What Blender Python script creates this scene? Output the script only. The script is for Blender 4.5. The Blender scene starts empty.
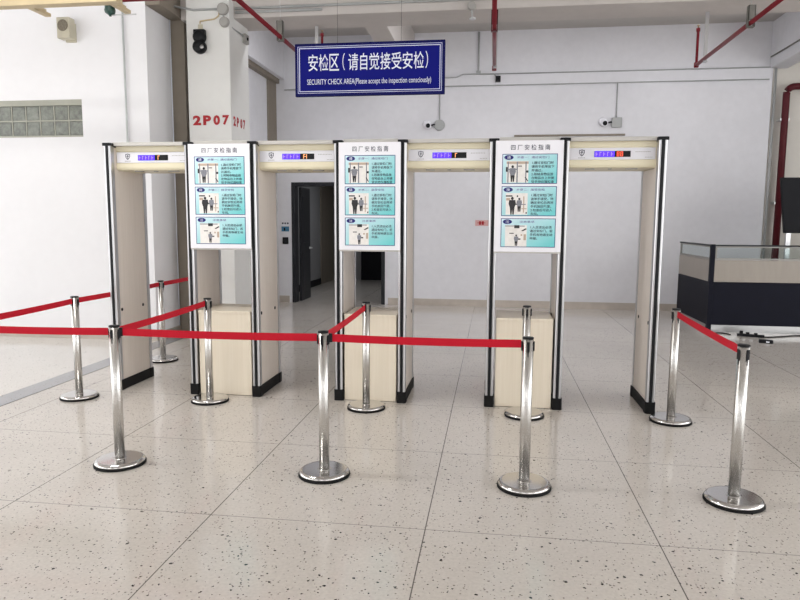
import bpy, bmesh, math, random
from mathutils import Matrix, Vector
PI = math.pi
C = bpy.context.scene.collection
random.seed(4)

# ------------------------------------------------------------------ materials
def new_mat(name):
    m = bpy.data.materials.new(name); m.use_nodes = True
    nt = m.node_tree; b = nt.nodes['Principled BSDF']
    return m, nt, b
def srgb(r, g, b):
    def c(v):
        v /= 255.0
        return v / 12.92 if v <= .04045 else ((v + .055) / 1.055) ** 2.4
    return (c(r), c(g), c(b), 1)
def mix(nt, fac, a, b):
    n = nt.nodes.new('ShaderNodeMix'); n.data_type = 'RGBA'
    for sock, v in ((n.inputs[0], fac), (n.inputs[6], a), (n.inputs[7], b)):
        if hasattr(v, 'is_output'): nt.links.new(v, sock)
        else: sock.default_value = v
    return n.outputs[2]
def math_n(nt, op, a, b=0.0, clamp=False):
    n = nt.nodes.new('ShaderNodeMath'); n.operation = op; n.use_clamp = clamp
    for sock, v in ((n.inputs[0], a), (n.inputs[1], b)):
        if hasattr(v, 'is_output'): nt.links.new(v, sock)
        else: sock.default_value = v
    return n.outputs[0]
def coords(nt, scale=(1, 1, 1), kind='Object'):
    t = nt.nodes.new('ShaderNodeTexCoord'); mp = nt.nodes.new('ShaderNodeMapping')
    mp.inputs['Scale'].default_value = scale
    nt.links.new(t.outputs[kind], mp.inputs[0]); return mp.outputs[0]
def noise(nt, vec, scale, detail=3, rough=.5):
    n = nt.nodes.new('ShaderNodeTexNoise'); n.inputs['Scale'].default_value = scale
    n.inputs['Detail'].default_value = detail; n.inputs['Roughness'].default_value = rough
    nt.links.new(vec, n.inputs['Vector']); return n.outputs['Fac']
def ramp(nt, fac, p0, p1):
    n = nt.nodes.new('ShaderNodeMapRange'); n.inputs[1].default_value = p0; n.inputs[2].default_value = p1
    nt.links.new(fac, n.inputs[0]); return n.outputs[0]
def simple(name, col, rough=.5, metal=0.0, var=.06, scale=(1, 1, 1), nscale=6, bump=0.0):
    """plain procedural surface: a base colour with slight uneven tone"""
    m, nt, b = new_mat(name)
    v = coords(nt, scale); f = noise(nt, v, nscale)
    dark = tuple(c * (1 - var * 2) for c in col[:3]) + (1,)
    nt.links.new(mix(nt, ramp(nt, f, .3, .7), dark, col), b.inputs['Base Color'])
    b.inputs['Roughness'].default_value = rough; b.inputs['Metallic'].default_value = metal
    if bump:
        bn = nt.nodes.new('ShaderNodeBump'); bn.inputs['Strength'].default_value = bump
        bn.inputs['Distance'].default_value = .01
        nt.links.new(f, bn.inputs['Height']); nt.links.new(bn.outputs[0], b.inputs['Normal'])
    return m
def emit(name, col, strength):
    m, nt, b = new_mat(name)
    b.inputs['Base Color'].default_value = tuple(c * .3 for c in col[:3]) + (1,)
    b.inputs['Emission Color'].default_value = col; b.inputs['Emission Strength'].default_value = strength
    return m

def wall_mat(name, col, stain=.05):
    m, nt, b = new_mat(name)
    v = coords(nt); f1 = noise(nt, v, .7, 4); f2 = noise(nt, v, 9, 3)
    f = math_n(nt, 'ADD', math_n(nt, 'MULTIPLY', f1, .7), math_n(nt, 'MULTIPLY', f2, .3))
    dark = tuple(c * (1 - stain * 2) for c in col[:3]) + (1,)
    nt.links.new(mix(nt, ramp(nt, f, .35, .65), dark, col), b.inputs['Base Color'])
    b.inputs['Roughness'].default_value = .75
    bn = nt.nodes.new('ShaderNodeBump'); bn.inputs['Strength'].default_value = .12; bn.inputs['Distance'].default_value = .01
    nt.links.new(f2, bn.inputs['Height']); nt.links.new(bn.outputs[0], b.inputs['Normal'])
    return m

TILE = 1.15
def floor_mat(name, base, base2, speck=1.0, joints=True, rough=.12):
    m, nt, b = new_mat(name)
    v = coords(nt)
    sep = nt.nodes.new('ShaderNodeSeparateXYZ'); nt.links.new(v, sep.inputs[0])
    big = noise(nt, v, .9, 4, .6); fine = noise(nt, v, 60, 2)
    col = mix(nt, ramp(nt, big, .3, .7), base, base2)
    col = mix(nt, math_n(nt, 'MULTIPLY', ramp(nt, fine, .35, .75), .22), col, srgb(150, 144, 138))
    # stone chips: three sizes
    for sc, r0, keep, tone in ((26, .16, .34, srgb(12, 11, 11)), (15, .09, .34, srgb(12, 11, 11)), (46, .19, .26, srgb(40, 36, 34)), (70, .26, .34, srgb(128, 120, 112))):
        vo = nt.nodes.new('ShaderNodeTexVoronoi'); vo.inputs['Scale'].default_value = sc
        dv = nt.nodes.new('ShaderNodeVectorMath'); dv.operation = 'ADD'
        nn = nt.nodes.new('ShaderNodeTexNoise'); nn.inputs['Scale'].default_value = sc * 2.2
        nt.links.new(v, nn.inputs['Vector'])
        sc2 = nt.nodes.new('ShaderNodeVectorMath'); sc2.operation = 'SCALE'; sc2.inputs['Scale'].default_value = .5 / sc
        nt.links.new(nn.outputs['Color'], sc2.inputs[0])
        nt.links.new(v, dv.inputs[0]); nt.links.new(sc2.outputs[0], dv.inputs[1]); nt.links.new(dv.outputs[0], vo.inputs['Vector'])
        sr = nt.nodes.new('ShaderNodeSeparateColor'); nt.links.new(vo.outputs['Color'], sr.inputs[0])
        size = math_n(nt, 'MULTIPLY', math_n(nt, 'ADD', sr.outputs[1], .35), r0)
        inside = math_n(nt, 'LESS_THAN', vo.outputs['Distance'], size)
        k = math_n(nt, 'LESS_THAN', sr.outputs[0], keep * speck)
        msk = math_n(nt, 'MULTIPLY', math_n(nt, 'MULTIPLY', inside, k), 1.0)
        col = mix(nt, msk, col, tone)
    if joints:
        for ax in (0, 1):
            q = math_n(nt, 'DIVIDE', sep.outputs[ax], TILE)
            fr = math_n(nt, 'ABSOLUTE', math_n(nt, 'SUBTRACT', q, math_n(nt, 'ROUND', q)))
            ln = math_n(nt, 'LESS_THAN', fr, (.0026 if ax == 0 else .0024))
            col = mix(nt, math_n(nt, 'MULTIPLY', ln, (.85 if ax == 0 else .65)), col, srgb(70, 66, 62))
    nt.links.new(col, b.inputs['Base Color'])
    rr = math_n(nt, 'ADD', math_n(nt, 'MULTIPLY', big, .08), rough - .04)
    nt.links.new(rr, b.inputs['Roughness'])
    b.inputs['IOR'].default_value = 1.5
    bn = nt.nodes.new('ShaderNodeBump'); bn.inputs['Strength'].default_value = .05; bn.inputs['Distance'].default_value = .02
    nt.links.new(noise(nt, v, 2.5, 2), bn.inputs['Height']); nt.links.new(bn.outputs[0], b.inputs['Normal'])
    return m

def laminate(name, col, dark, horiz=False):
    m, nt, b = new_mat(name)
    v = coords(nt, (6, 6, .8) if horiz else (22, 22, .7))
    f = noise(nt, v, 2.2, 5, .65)
    nt.links.new(mix(nt, ramp(nt, f, .3, .7), dark, col), b.inputs['Base Color'])
    b.inputs['Roughness'].default_value = .38
    return m

def metal(name, col, rough, streak=(60, 60, 1), aniso=0):
    m, nt, b = new_mat(name)
    f = noise(nt, coords(nt, streak), 5, 3)
    b.inputs['Base Color'].default_value = col; b.inputs['Metallic'].default_value = 1
    if aniso:
        tg = nt.nodes.new('ShaderNodeTangent'); tg.direction_type = 'RADIAL'; tg.axis = 'Z'
        nt.links.new(tg.outputs[0], b.inputs['Tangent']); b.inputs['Anisotropic'].default_value = aniso; b.inputs['Anisotropic Rotation'].default_value = .25
    nt.links.new(math_n(nt, 'ADD', math_n(nt, 'MULTIPLY', f, .1), rough - .05), b.inputs['Roughness'])
    return m

M = dict(
    wall=wall_mat('white_paint', srgb(226, 226, 231)),
    wall_left=wall_mat('bright_white_paint', srgb(241, 241, 244), .02),
    wall_warm=wall_mat('cream_paint', srgb(222, 218, 210)),
    column=wall_mat('column_paint', srgb(224, 224, 222), .03),
    beam=wall_mat('beam_paint', srgb(196, 190, 186)),
    ceil=wall_mat('ceiling_paint', srgb(190, 186, 182)),
    brown=wall_mat('bare_plaster', srgb(140, 131, 119), .08),
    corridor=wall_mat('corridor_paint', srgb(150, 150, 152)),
    floor=floor_mat('terrazzo', srgb(222, 216, 209), srgb(210, 204, 197)),
    floor_pale=floor_mat('pale_terrazzo', srgb(236, 233, 228), srgb(229, 226, 221), .4, False),
    strip=floor_mat('grey_stone', srgb(172, 174, 178), srgb(160, 162, 167), .6, False),
    base=simple('beige_marble', srgb(196, 186, 176), .35, var=.1, nscale=4),
    steel=metal('brushed_steel', (.64, .63, .61, 1), .24, (.02, .02, .02), .85),
    chrome=metal('polished_steel', (.66, .65, .64, 1), .13, (8, 8, 8)),
    alu=metal('aluminium', (.48, .48, .49, 1), .3),
    black=simple('black_plastic', srgb(26, 27, 30), .4),
    rubber=simple('black_rubber', srgb(22, 22, 23), .65),
    red=simple('red_webbing', srgb(196, 22, 44), .6, var=.04, scale=(1, 1, 60), nscale=8),
    panel=laminate('beige_laminate', srgb(224, 215, 206), srgb(216, 207, 197)),
    box=laminate('birch_laminate', srgb(236, 226, 208), srgb(230, 219, 199)),
    cream=simple('cream_plastic', srgb(232, 224, 196), .35, var=.02),
    control=simple('pale_grey_panel', srgb(226, 226, 232), .3, var=.01),
    grey=simple('grey_plastic', srgb(160, 158, 154), .5),
    cover=simple('grey_cover', srgb(196, 193, 188), .4, var=.03),
    conduit=simple('grey_conduit', srgb(170, 172, 172), .5),
    lightconduit=simple('pale_conduit', srgb(200, 204, 204), .5),
    redpipe=simple('red_pipe_paint', srgb(122, 34, 44), .4, var=.08),
    darkred=simple('dark_red_paint', srgb(86, 28, 36), .4, var=.08),
    bracket=simple('bracket_steel', srgb(112, 110, 104), .5, var=.15),
    galv=metal('galvanised_steel', (.62, .63, .64, 1), .4, (6, 6, 6)),
    brass=metal('brass', (.55, .45, .3, 1), .35),
    tan=simple('cream_tray_paint', srgb(206, 188, 152), .5, var=.08),
    green=simple('dark_green_paint', srgb(42, 74, 68), .45),
    beige=simple('beige_plastic', srgb(196, 190, 170), .5),
    grille=simple('speaker_mesh', srgb(128, 120, 104), .7, nscale=60, var=.2),
    signblue=simple('sign_blue', srgb(14, 20, 122), .75, var=.02),
    signedge=simple('sign_dark_blue', srgb(18, 22, 86), .7),
    signwhite=simple('sign_white', srgb(236, 240, 250), .5, var=.01),
    board=simple('board_white', srgb(240, 240, 246), .35, var=.01),
    ink=simple('dark_ink', srgb(44, 48, 72), .6),
    purple=simple('violet_ink', srgb(116, 96, 160), .6),
    navyink=simple('navy_ink', srgb(26, 32, 118), .5),
    photo=simple('print_pale', srgb(240, 237, 233), .5, var=.05, nscale=30),
    photo2=simple('print_tan', srgb(196, 176, 158), .5),
    pgrey=simple('print_grey', srgb(140, 142, 152), .5, var=.15, nscale=90),
    pdark=simple('print_black', srgb(38, 36, 40), .5),
    skin=simple('print_skin', srgb(176, 132, 112), .5),
    stencil=simple('red_stencil_paint', srgb(176, 22, 34), .6, var=.08, nscale=30),
    navy=simple('navy_laminate', srgb(11, 13, 30), .6, var=.08),
    cbeige=laminate('counter_beige', srgb(160, 152, 142), srgb(152, 144, 135), True),
    kick=metal('kick_plate', (.42, .42, .42, 1), .35, (1, 1, 40)),
    dark=simple('dark_door_paint', srgb(46, 47, 51), .4, var=.1),
    void=simple('near_black', srgb(20, 21, 26), .6),
    blue_sticker=simple('blue_sticker', srgb(70, 130, 165), .4, var=.2, nscale=40),
    pink=simple('pink_notice', srgb(216, 170, 168), .5),
    tile=simple('mortar', srgb(176, 176, 164), .6),
)
def glass_mat(name, col, rough, alpha_mix=None):
    m, nt, b = new_mat(name)
    b.inputs['Base Color'].default_value = col; b.inputs['Transmission Weight'].default_value = 1
    b.inputs['Roughness'].default_value = rough; b.inputs['IOR'].default_value = 1.1
    return m
for k_m in ('navy', 'void', 'dark', 'darkred', 'redpipe', 'signblue', 'signedge', 'rubber', 'red', 'black'):
    M[k_m].node_tree.nodes['Principled BSDF'].inputs['Specular IOR Level'].default_value = .18
M['glass'] = glass_mat('clear_glass', (.78, .84, .83, 1), .02)
# ribbed glass block: grey-green, uneven
m, nt, b = new_mat('glass_block')
f = noise(nt, coords(nt, (1, 1, 1)), 14, 4, .7)
nt.links.new(mix(nt, ramp(nt, f, .3, .75), srgb(82, 86, 78), srgb(136, 140, 130)), b.inputs['Base Color'])
b.inputs['Roughness'].default_value = .18
M['block'] = m
# printed aqua gradient of the step panels (a gradient in the print itself)
m, nt, b = new_mat('aqua_print')
t = nt.nodes.new('ShaderNodeTexCoord'); s = nt.nodes.new('ShaderNodeSeparateXYZ')
nt.links.new(t.outputs['Generated'], s.inputs[0])
g = math_n(nt, 'ADD', math_n(nt, 'MULTIPLY', s.outputs[0], .55), math_n(nt, 'MULTIPLY', math_n(nt, 'SUBTRACT', 1.0, s.outputs[2]), .55), True)
nt.links.new(mix(nt, g, srgb(214, 236, 244), srgb(112, 208, 210)), b.inputs['Base Color'])
b.inputs['Roughness'].default_value = .35
M['aqua'] = m
M['led_blue'] = emit('led_blue', (.10, .03, 1, 1), 1.3)
M['led_pale'] = emit('led_violet', (.32, .22, 1, 1), 1.6)
M['led_red'] = emit('led_red', (1, .12, .05, 1), 1.3)
M['led_orange'] = emit('led_orange', (1, .42, .16, 1), 1.1)

# ------------------------------------------------------------------ mesh builder
class MB:
    def __init__(s): s.v = []; s.f = []; s.m = []; s.sm = []; s.cur = 0
    def add(s, vs, fs, smooth=False):
        o = len(s.v); s.v += [tuple(p) for p in vs]
        for f in fs: s.f.append([i + o for i in f]); s.m.append(s.cur); s.sm.append(smooth)
        return s
    def box(s, x0, x1, y0, y1, z0, z1):
        vs = [(x, y, z) for z in (z0, z1) for y in (y0, y1) for x in (x0, x1)]
        return s.add(vs, [(0, 2, 3, 1), (4, 5, 7, 6), (0, 1, 5, 4), (2, 6, 7, 3), (0, 4, 6, 2), (1, 3, 7, 5)])
    def prism(s, pts, z0, z1, axis='z', smooth=False):
        """extrude an outline; axis z: pts are (x,y); axis y: pts are (x,z); axis x: pts are (y,z)"""
        n = len(pts)
        def P(p, h): return (p[0], p[1], h) if axis == 'z' else ((p[0], h, p[1]) if axis == 'y' else (h, p[0], p[1]))
        vs = [P(p, z0) for p in pts] + [P(p, z1) for p in pts]
        s.add(vs, [tuple(range(n)), tuple(range(2 * n - 1, n - 1, -1))])
        o = len(s.v) - 2 * n
        for i in range(n):
            j = (i + 1) % n
            s.f.append([o + i, o + n + i, o + n + j, o + j]); s.m.append(s.cur); s.sm.append(smooth)
        return s
    def lathe(s, prof, c=(0, 0), n=40, axis='z'):
        """profile of (r, h) revolved about an axis through c"""
        vs = []
        for r, h in prof:
            for k in range(n):
                a = 2 * PI * k / n
                u, w = r * math.cos(a), r * math.sin(a)
                if axis == 'z': vs.append((c[0] + u, c[1] + w, h))
                elif axis == 'y': vs.append((c[0] + u, h, c[1] + w))
                else: vs.append((h, c[0] + u, c[1] + w))
        fs = []
        for i in range(len(prof) - 1):
            for k in range(n):
                k2 = (k + 1) % n
                fs.append((i * n + k, i * n + k2, (i + 1) * n + k2, (i + 1) * n + k))
        s.add(vs, fs, True)
        o = len(s.v) - len(vs)
        s.f.append([o + k for k in range(n)][::-1]); s.m.append(s.cur); s.sm.append(False)
        s.f.append([o + (len(prof) - 1) * n + k for k in range(n)]); s.m.append(s.cur); s.sm.append(False)
        return s
    def tube(s, path, r, n=14):
        P = [Vector(p) for p in path]; up = Vector((0, 0, 1)); rings = []
        for i, p in enumerate(P):
            d = (P[min(i + 1, len(P) - 1)] - P[max(i - 1, 0)]).normalized()
            a = d.cross(up if abs(d.z) < .95 else Vector((1, 0, 0))).normalized(); b = a.cross(d)
            rings += [tuple(p + r * (math.cos(2 * PI * k / n) * a + math.sin(2 * PI * k / n) * b)) for k in range(n)]
        fs = [(i * n + k, i * n + (k + 1) % n, (i + 1) * n + (k + 1) % n, (i + 1) * n + k) for i in range(len(P) - 1) for k in range(n)]
        s.add(rings, fs, True); o = len(s.v) - len(rings)
        s.f.append([o + k for k in range(n)]); s.m.append(s.cur); s.sm.append(False)
        s.f.append([o + (len(P) - 1) * n + k for k in range(n)][::-1]); s.m.append(s.cur); s.sm.append(False)
        return s
    def build(s, name, mats, parent=None, loc=(0, 0, 0), bevel=0.0):
        me = bpy.data.meshes.new(name)
        me.from_pydata(s.v, [], s.f)
        if not isinstance(mats, (list, tuple)): mats = [mats]
        for m in mats: me.materials.append(m)
        for p, mi, sm in zip(me.polygons, s.m, s.sm): p.material_index = mi; p.use_smooth = sm
        bm = bmesh.new(); bm.from_mesh(me); bmesh.ops.recalc_face_normals(bm, faces=bm.faces); bm.to_mesh(me); bm.free()
        me.update()
        o = bpy.data.objects.new(name, me); C.objects.link(o); o.location = loc
        if parent: o.parent = parent
        if bevel:
            md = o.modifiers.new('bevel', 'BEVEL'); md.width = bevel; md.segments = 2; md.limit_method = 'ANGLE'
            md.angle_limit = math.radians(50)
        return o
def fillet(path, r=.08, n=5):
    out = [Vector(path[0])]
    for i in range(1, len(path) - 1):
        p, a, b = Vector(path[i]), Vector(path[i - 1]), Vector(path[i + 1])
        u = (a - p).normalized(); w = (b - p).normalized()
        p0, p1 = p + u * r, p + w * r
        for k in range(n + 1):
            t = k / n; out.append((1 - t) ** 2 * p0 + 2 * t * (1 - t) * p + t * t * p1)
    out.append(Vector(path[-1])); return [tuple(p) for p in out]
def tag(o, label=None, cat=None, group=None, kind=None):
    if label: o['label'] = label
    if cat: o['category'] = cat
    if group: o['group'] = group
    if kind: o['kind'] = kind
    return o
def empty(name, loc, label, cat, group=None):
    o = bpy.data.objects.new(name, None); C.objects.link(o); o.location = loc; o.empty_display_size = .1
    return tag(o, label, cat, group)
def struct(o, label=None): o['kind'] = 'structure'; return o
def text(name, body, mat, parent, x0, x1, z0, z1, y, face='-y', thick=.0012, bold=0.0, align='CENTER', spacing=1.0):
    """lettering as a thin mesh fitted to a box in the plane it stands on"""
    cu = bpy.data.curves.new(name, 'FONT'); cu.body = body; cu.align_x = align; cu.extrude = .01; cu.offset = bold
    cu.space_line = spacing; cu.resolution_u = 3
    t = bpy.data.objects.new(name, cu); C.objects.link(t)
    dg = bpy.context.evaluated_depsgraph_get(); dg.update()
    me = bpy.data.meshes.new_from_object(t.evaluated_get(dg))
    bpy.data.objects.remove(t); bpy.data.curves.remove(cu)
    xs = [v.co.x for v in me.vertices]; ys = [v.co.y for v in me.vertices]
    ax, bx, ay, by = min(xs), max(xs), min(ys), max(ys)
    for v in me.vertices:
        u = x0 + (v.co.x - ax) / (bx - ax) * (x1 - x0); w = z0 + (v.co.y - ay) / (by - ay) * (z1 - z0)
        d = thick * (v.co.z / .01 * .5 + .5)
        v.co = (u, y - d, w) if face == '-y' else (y + d, u, w)
    me.materials.clear(); me.materials.append(mat)
    o = bpy.data.objects.new(name, me); C.objects.link(o)
    if parent: o.parent = parent
    return o

# ------------------------------------------------------------------ camera (solved from the tile grid and posts)
f_px, pitch, roll, yaw = 662.302, math.radians(6.692), math.radians(.335), math.radians(-7.92)
cyw, syw = math.cos(yaw), math.sin(yaw)
F = Vector((syw * math.cos(pitch), cyw * math.cos(pitch), -math.sin(pitch)))
Rt = Vector((cyw, -syw, 0)); U = Rt.cross(F)
R2 = math.cos(roll) * Rt + math.sin(roll) * U; U2 = -math.sin(roll) * Rt + math.cos(roll) * U
cam = bpy.data.cameras.new('camera'); co = bpy.data.objects.new('camera', cam); C.objects.link(co)
mt = Matrix.Identity(4)
for i in range(3): mt[i][0] = R2[i]; mt[i][1] = U2[i]; mt[i][2] = -F[i]
mt.translation = (1.46, -3.21, 1.557); co.matrix_world = mt
cam.sensor_fit = 'HORIZONTAL'; cam.sensor_width = 36; cam.lens = f_px * 36 / 800; cam.clip_start = .05
bpy.context.scene.camera = co

# ------------------------------------------------------------------ the room
H = 4.95; YB = 9.15; YL = 4.8; XS = -2.66
struct(MB().box(-2.61, 10, -12, YB + .2, -.2, 0).box(-2.66, -2.61, YL + .65, YB + .2, -.2, 0).build('floor', M['floor']))
struct(MB().box(-11, -2.85, -12, YL + .2, -.2, 0).build('floor_left', M['floor_pale']))
struct(MB().box(-2.85, -2.61, -12, YL + .65, -.2, 0.0).build('trim_1', M['strip']))
struct(MB().box(-2.616, -2.606, -12, YL + .65, -.01, .0008).build('trim_11', M['void']))
struct(MB().box(-3.4, -.1, YB + .2, 16, -.2, 0).build('floor_corridor', M['floor']))
struct(MB().box(-11, 10.2, -9.2, YB + .3, H, H + .2).build('ceiling', M['ceil']))
# back wall with the doorway
DX0, DX1, DZ = -2.36, -.55, 2.30
w = MB()
w.box(-2.66, DX0, YB, YB + .2, 0, H).box(DX1, 6.10, YB, YB + .2, 0, H).box(DX0, DX1, YB, YB + .2, DZ, H)
struct(w.build('wall_back', M['wall']))
struct(MB().box(6.10, 10, YB + .06, YB + .26, 0, H).build('wall_back_right', M['wall_warm']))
struct(MB().box(10, 10.2, 4.5, YB + .26, 0, H).build('wall_right', M['wall']))
w = MB().box(-11, 10.2, -9.2, -9, 3.9, H).box(-11, 10.2, -9.2, -9, 0, .9)
for a, b in ((-11, -9.5), (-6.5, -5.5), (-2.4, -.4), (2.2, 4.4), (7.2, 8.0), (9.6, 10.2)): w.box(a, b, -9.2, -9, .9, 3.9)
struct(w.build('wall_front_unseen', M['wall']))  # added out of view, openings shaped for bright streaks in the steel posts
# left wall (with the hole for the glass blocks) and its return face
WX0, WX1, WZ0, WZ1 = -5.55, -3.755, 2.62, 3.085
w = MB()
w.box(-11, WX0, YL, YL + .2, 0, H).box(WX1, -2.85, YL, YL + .2, 0, H)
w.box(WX0, WX1, YL, YL + .2, 0, WZ0).box(WX0, WX1, YL, YL + .2, WZ1, H)
w.box(-3.05, -2.85, YL + .2, YL + .65, 0, H)
struct(w.build('wall_left', M['wall_left']))
struct(MB().box(-2.86, XS, YL + .65, YL + .9, 0, H).build('trim_2', M['brown']))            # bare plaster pier
struct(MB().box(-3.05, XS, YL + .002, YL + .65, 4.2, 4.5).build('trim_3', M['brown']))      # its lintel
struct(MB().box(-2.86, XS, YL + .9, YB, 0, H).build('wall_side', M['wall']))
struct(MB().box(XS, XS + .03, 8.70, YB, .0, 4.2).build('trim_4', M['brown']))               # plaster strip in the corner
struct(MB().box(XS, -2.47, 5.95, YB, 4.2, H).build('trim_5', M['wall']))                    # white beam along the side wall
struct(MB().box(XS, -2.56, 5.86, YB - .02, 4.12, 4.2).build('trim_6', M['brown']))
# concrete column with the stencilled number
col = struct(MB().box(-2.51, -1.93, 5.2, 5.86, 0, H).build('wall_column', M['column'], bevel=.008))
for (body, x0, x1) in (('2', -2.455, -2.345), ('P', -2.315, -2.205), ('0', -2.175, -2.085), ('7', -2.05, -1.96)):
    text('number_lettering', body, M['stencil'], col, x0, x1, 2.80, 2.925, 5.199, bold=.05)
for (body, x0, x1) in (('2', 5.265, 5.345), ('P', 5.385, 5.455), ('0', 5.505, 5.575), ('7', 5.61, 5.68)):
    text('number_lettering', body, M['stencil'], col, x0, x1, 2.80, 2.925, -1.929, face='+x', bold=.05)
# beams under the ceiling
struct(MB().box(-2.66, 10, 5.36, 5.95, 4.17, H).build('trim_7', M['beam'], bevel=.01))
struct(MB().box(-.33, -.02, 5.95, YB, 4.19, H).build('trim_8', M['beam'], bevel=.01))
struct(MB().box(6.05, 6.35, 5.95, YB + .1, 4.19, H).build('trim_9', M['wall'], bevel=.01))
struct(MB().box(-2.47, 6.05, YB - .03, YB, 4.0, 4.19).build('trim_10', M['wall']))
# skirting
b_ = MB()
b_.box(-2.63, DX0 - .06, YB - .012, YB, 0, .13).box(DX1 + .06, 6.05, YB - .012, YB, 0, .13)
struct(b_.build('baseboard_back', M['base']))
struct(MB().box(-11, -2.838, YL - .012, YL, 0, .11).box(-2.85, -2.838, YL, YL + .65, 0, .11).build('baseboard_left', M['base']))
struct(MB().box(XS, XS + .012, YL + .9, 8.70, 0, .11).build('baseboard_side', M['base']))
struct(MB().box(-2.522, -1.918, 5.188, 5.2, 0, .11).box(-1.93, -1.918, 5.2, 5.86, 0, .11).build('baseboard_column', M['base']))

# doorway: frame, open leaf, the dim corridor behind
door = MB()
door.box(DX0, DX0 + .07, YB - .015, YB + .2, 0, DZ).box(DX1 - .07, DX1, YB - .015, YB + .2, 0, DZ).box(DX0 + .07, DX1 - .07, YB - .015, YB + .2, DZ - .07, DZ)
door = struct(door.build('door_1', M['dark'], bevel=.006))
leaf = MB().box(DX0 + .075, DX0 + .12, YB + .22, YB + .86, .01, DZ - .08)
for z0, z1 in ((.2, .95), (1.15, 2.05)): leaf.box(DX0 + .12, DX0 + .128, YB + .32, YB + .76, z0, z1)
leaf = leaf.build('door_leaf', M['dark'], door, bevel=.004)
MB().lathe([(.025, DX0 + .12), (.025, DX0 + .135), (.012, DX0 + .14), (.012, DX0 + .18)], (YB + .80, 1.03), 16, 'x').tube([(DX0 + .178, YB + .80, 1.03), (DX0 + .178, YB + .70, 1.03)], .011).build('door_handle', M['galv'], leaf)
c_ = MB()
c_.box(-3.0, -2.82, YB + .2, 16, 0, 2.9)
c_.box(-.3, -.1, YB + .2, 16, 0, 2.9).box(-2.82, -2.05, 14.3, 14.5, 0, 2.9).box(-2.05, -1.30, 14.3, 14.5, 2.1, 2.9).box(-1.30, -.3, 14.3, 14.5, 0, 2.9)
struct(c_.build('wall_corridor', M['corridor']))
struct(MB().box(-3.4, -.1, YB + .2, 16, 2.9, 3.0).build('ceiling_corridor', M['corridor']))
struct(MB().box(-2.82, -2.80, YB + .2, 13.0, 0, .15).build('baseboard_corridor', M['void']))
struct(MB().box(-2.82, -2.79, 13.0, 14.3, 0, 2.9).build('trim_12', M['brown']))
d2 = struct(MB().box(-2.05, -1.30, 14.36, 14.42, .0, 2.1).build('door_2', M['void']))

# glass block window in the left wall
win = MB()
win.box(WX0, WX1, YL - .004, YL + .18, WZ1 - .07, WZ1).box(WX0, WX1, YL - .004, YL + .18, WZ0, WZ0 + .02)
win.box(WX0, WX1, YL + .15, YL + .18, WZ0 + .02, WZ1 - .07)
N = 9; bw = (WX1 - WX0) / N; zz = (WZ0 + .02, (WZ0 + WZ1 - .05) / 2, WZ1 - .07)
for k in range(N + 1):
    xk = WX0 + k * bw; win.box(max(WX0, xk - .006), min(WX1, xk + .006), YL + .015, YL + .15, zz[0], zz[2])
for k in range(N): win.box(WX0 + k * bw + .006, WX0 + (k + 1) * bw - .006, YL + .015, YL + .15, zz[1] - .008, zz[1] + .008)
win = struct(win.build('window_1', M['tile']))
for k in range(N):
    for j in range(2):
        x0, x1 = WX0 + k * bw + .007, WX0 + (k + 1) * bw - .007; z0, z1 = zz[j] + .009 * (j > 0) + .001, zz[j + 1] - .009 * (j == 0) - .001
        g = MB().box(x0, x1, YL + .022, YL + .15, z0, z1).box(x0 + .012, x1 - .012, YL + .018, YL + .022, z0 + .012, z1 - .012)
        g.build('glass_block', M['block'], win, bevel=.006)

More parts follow.
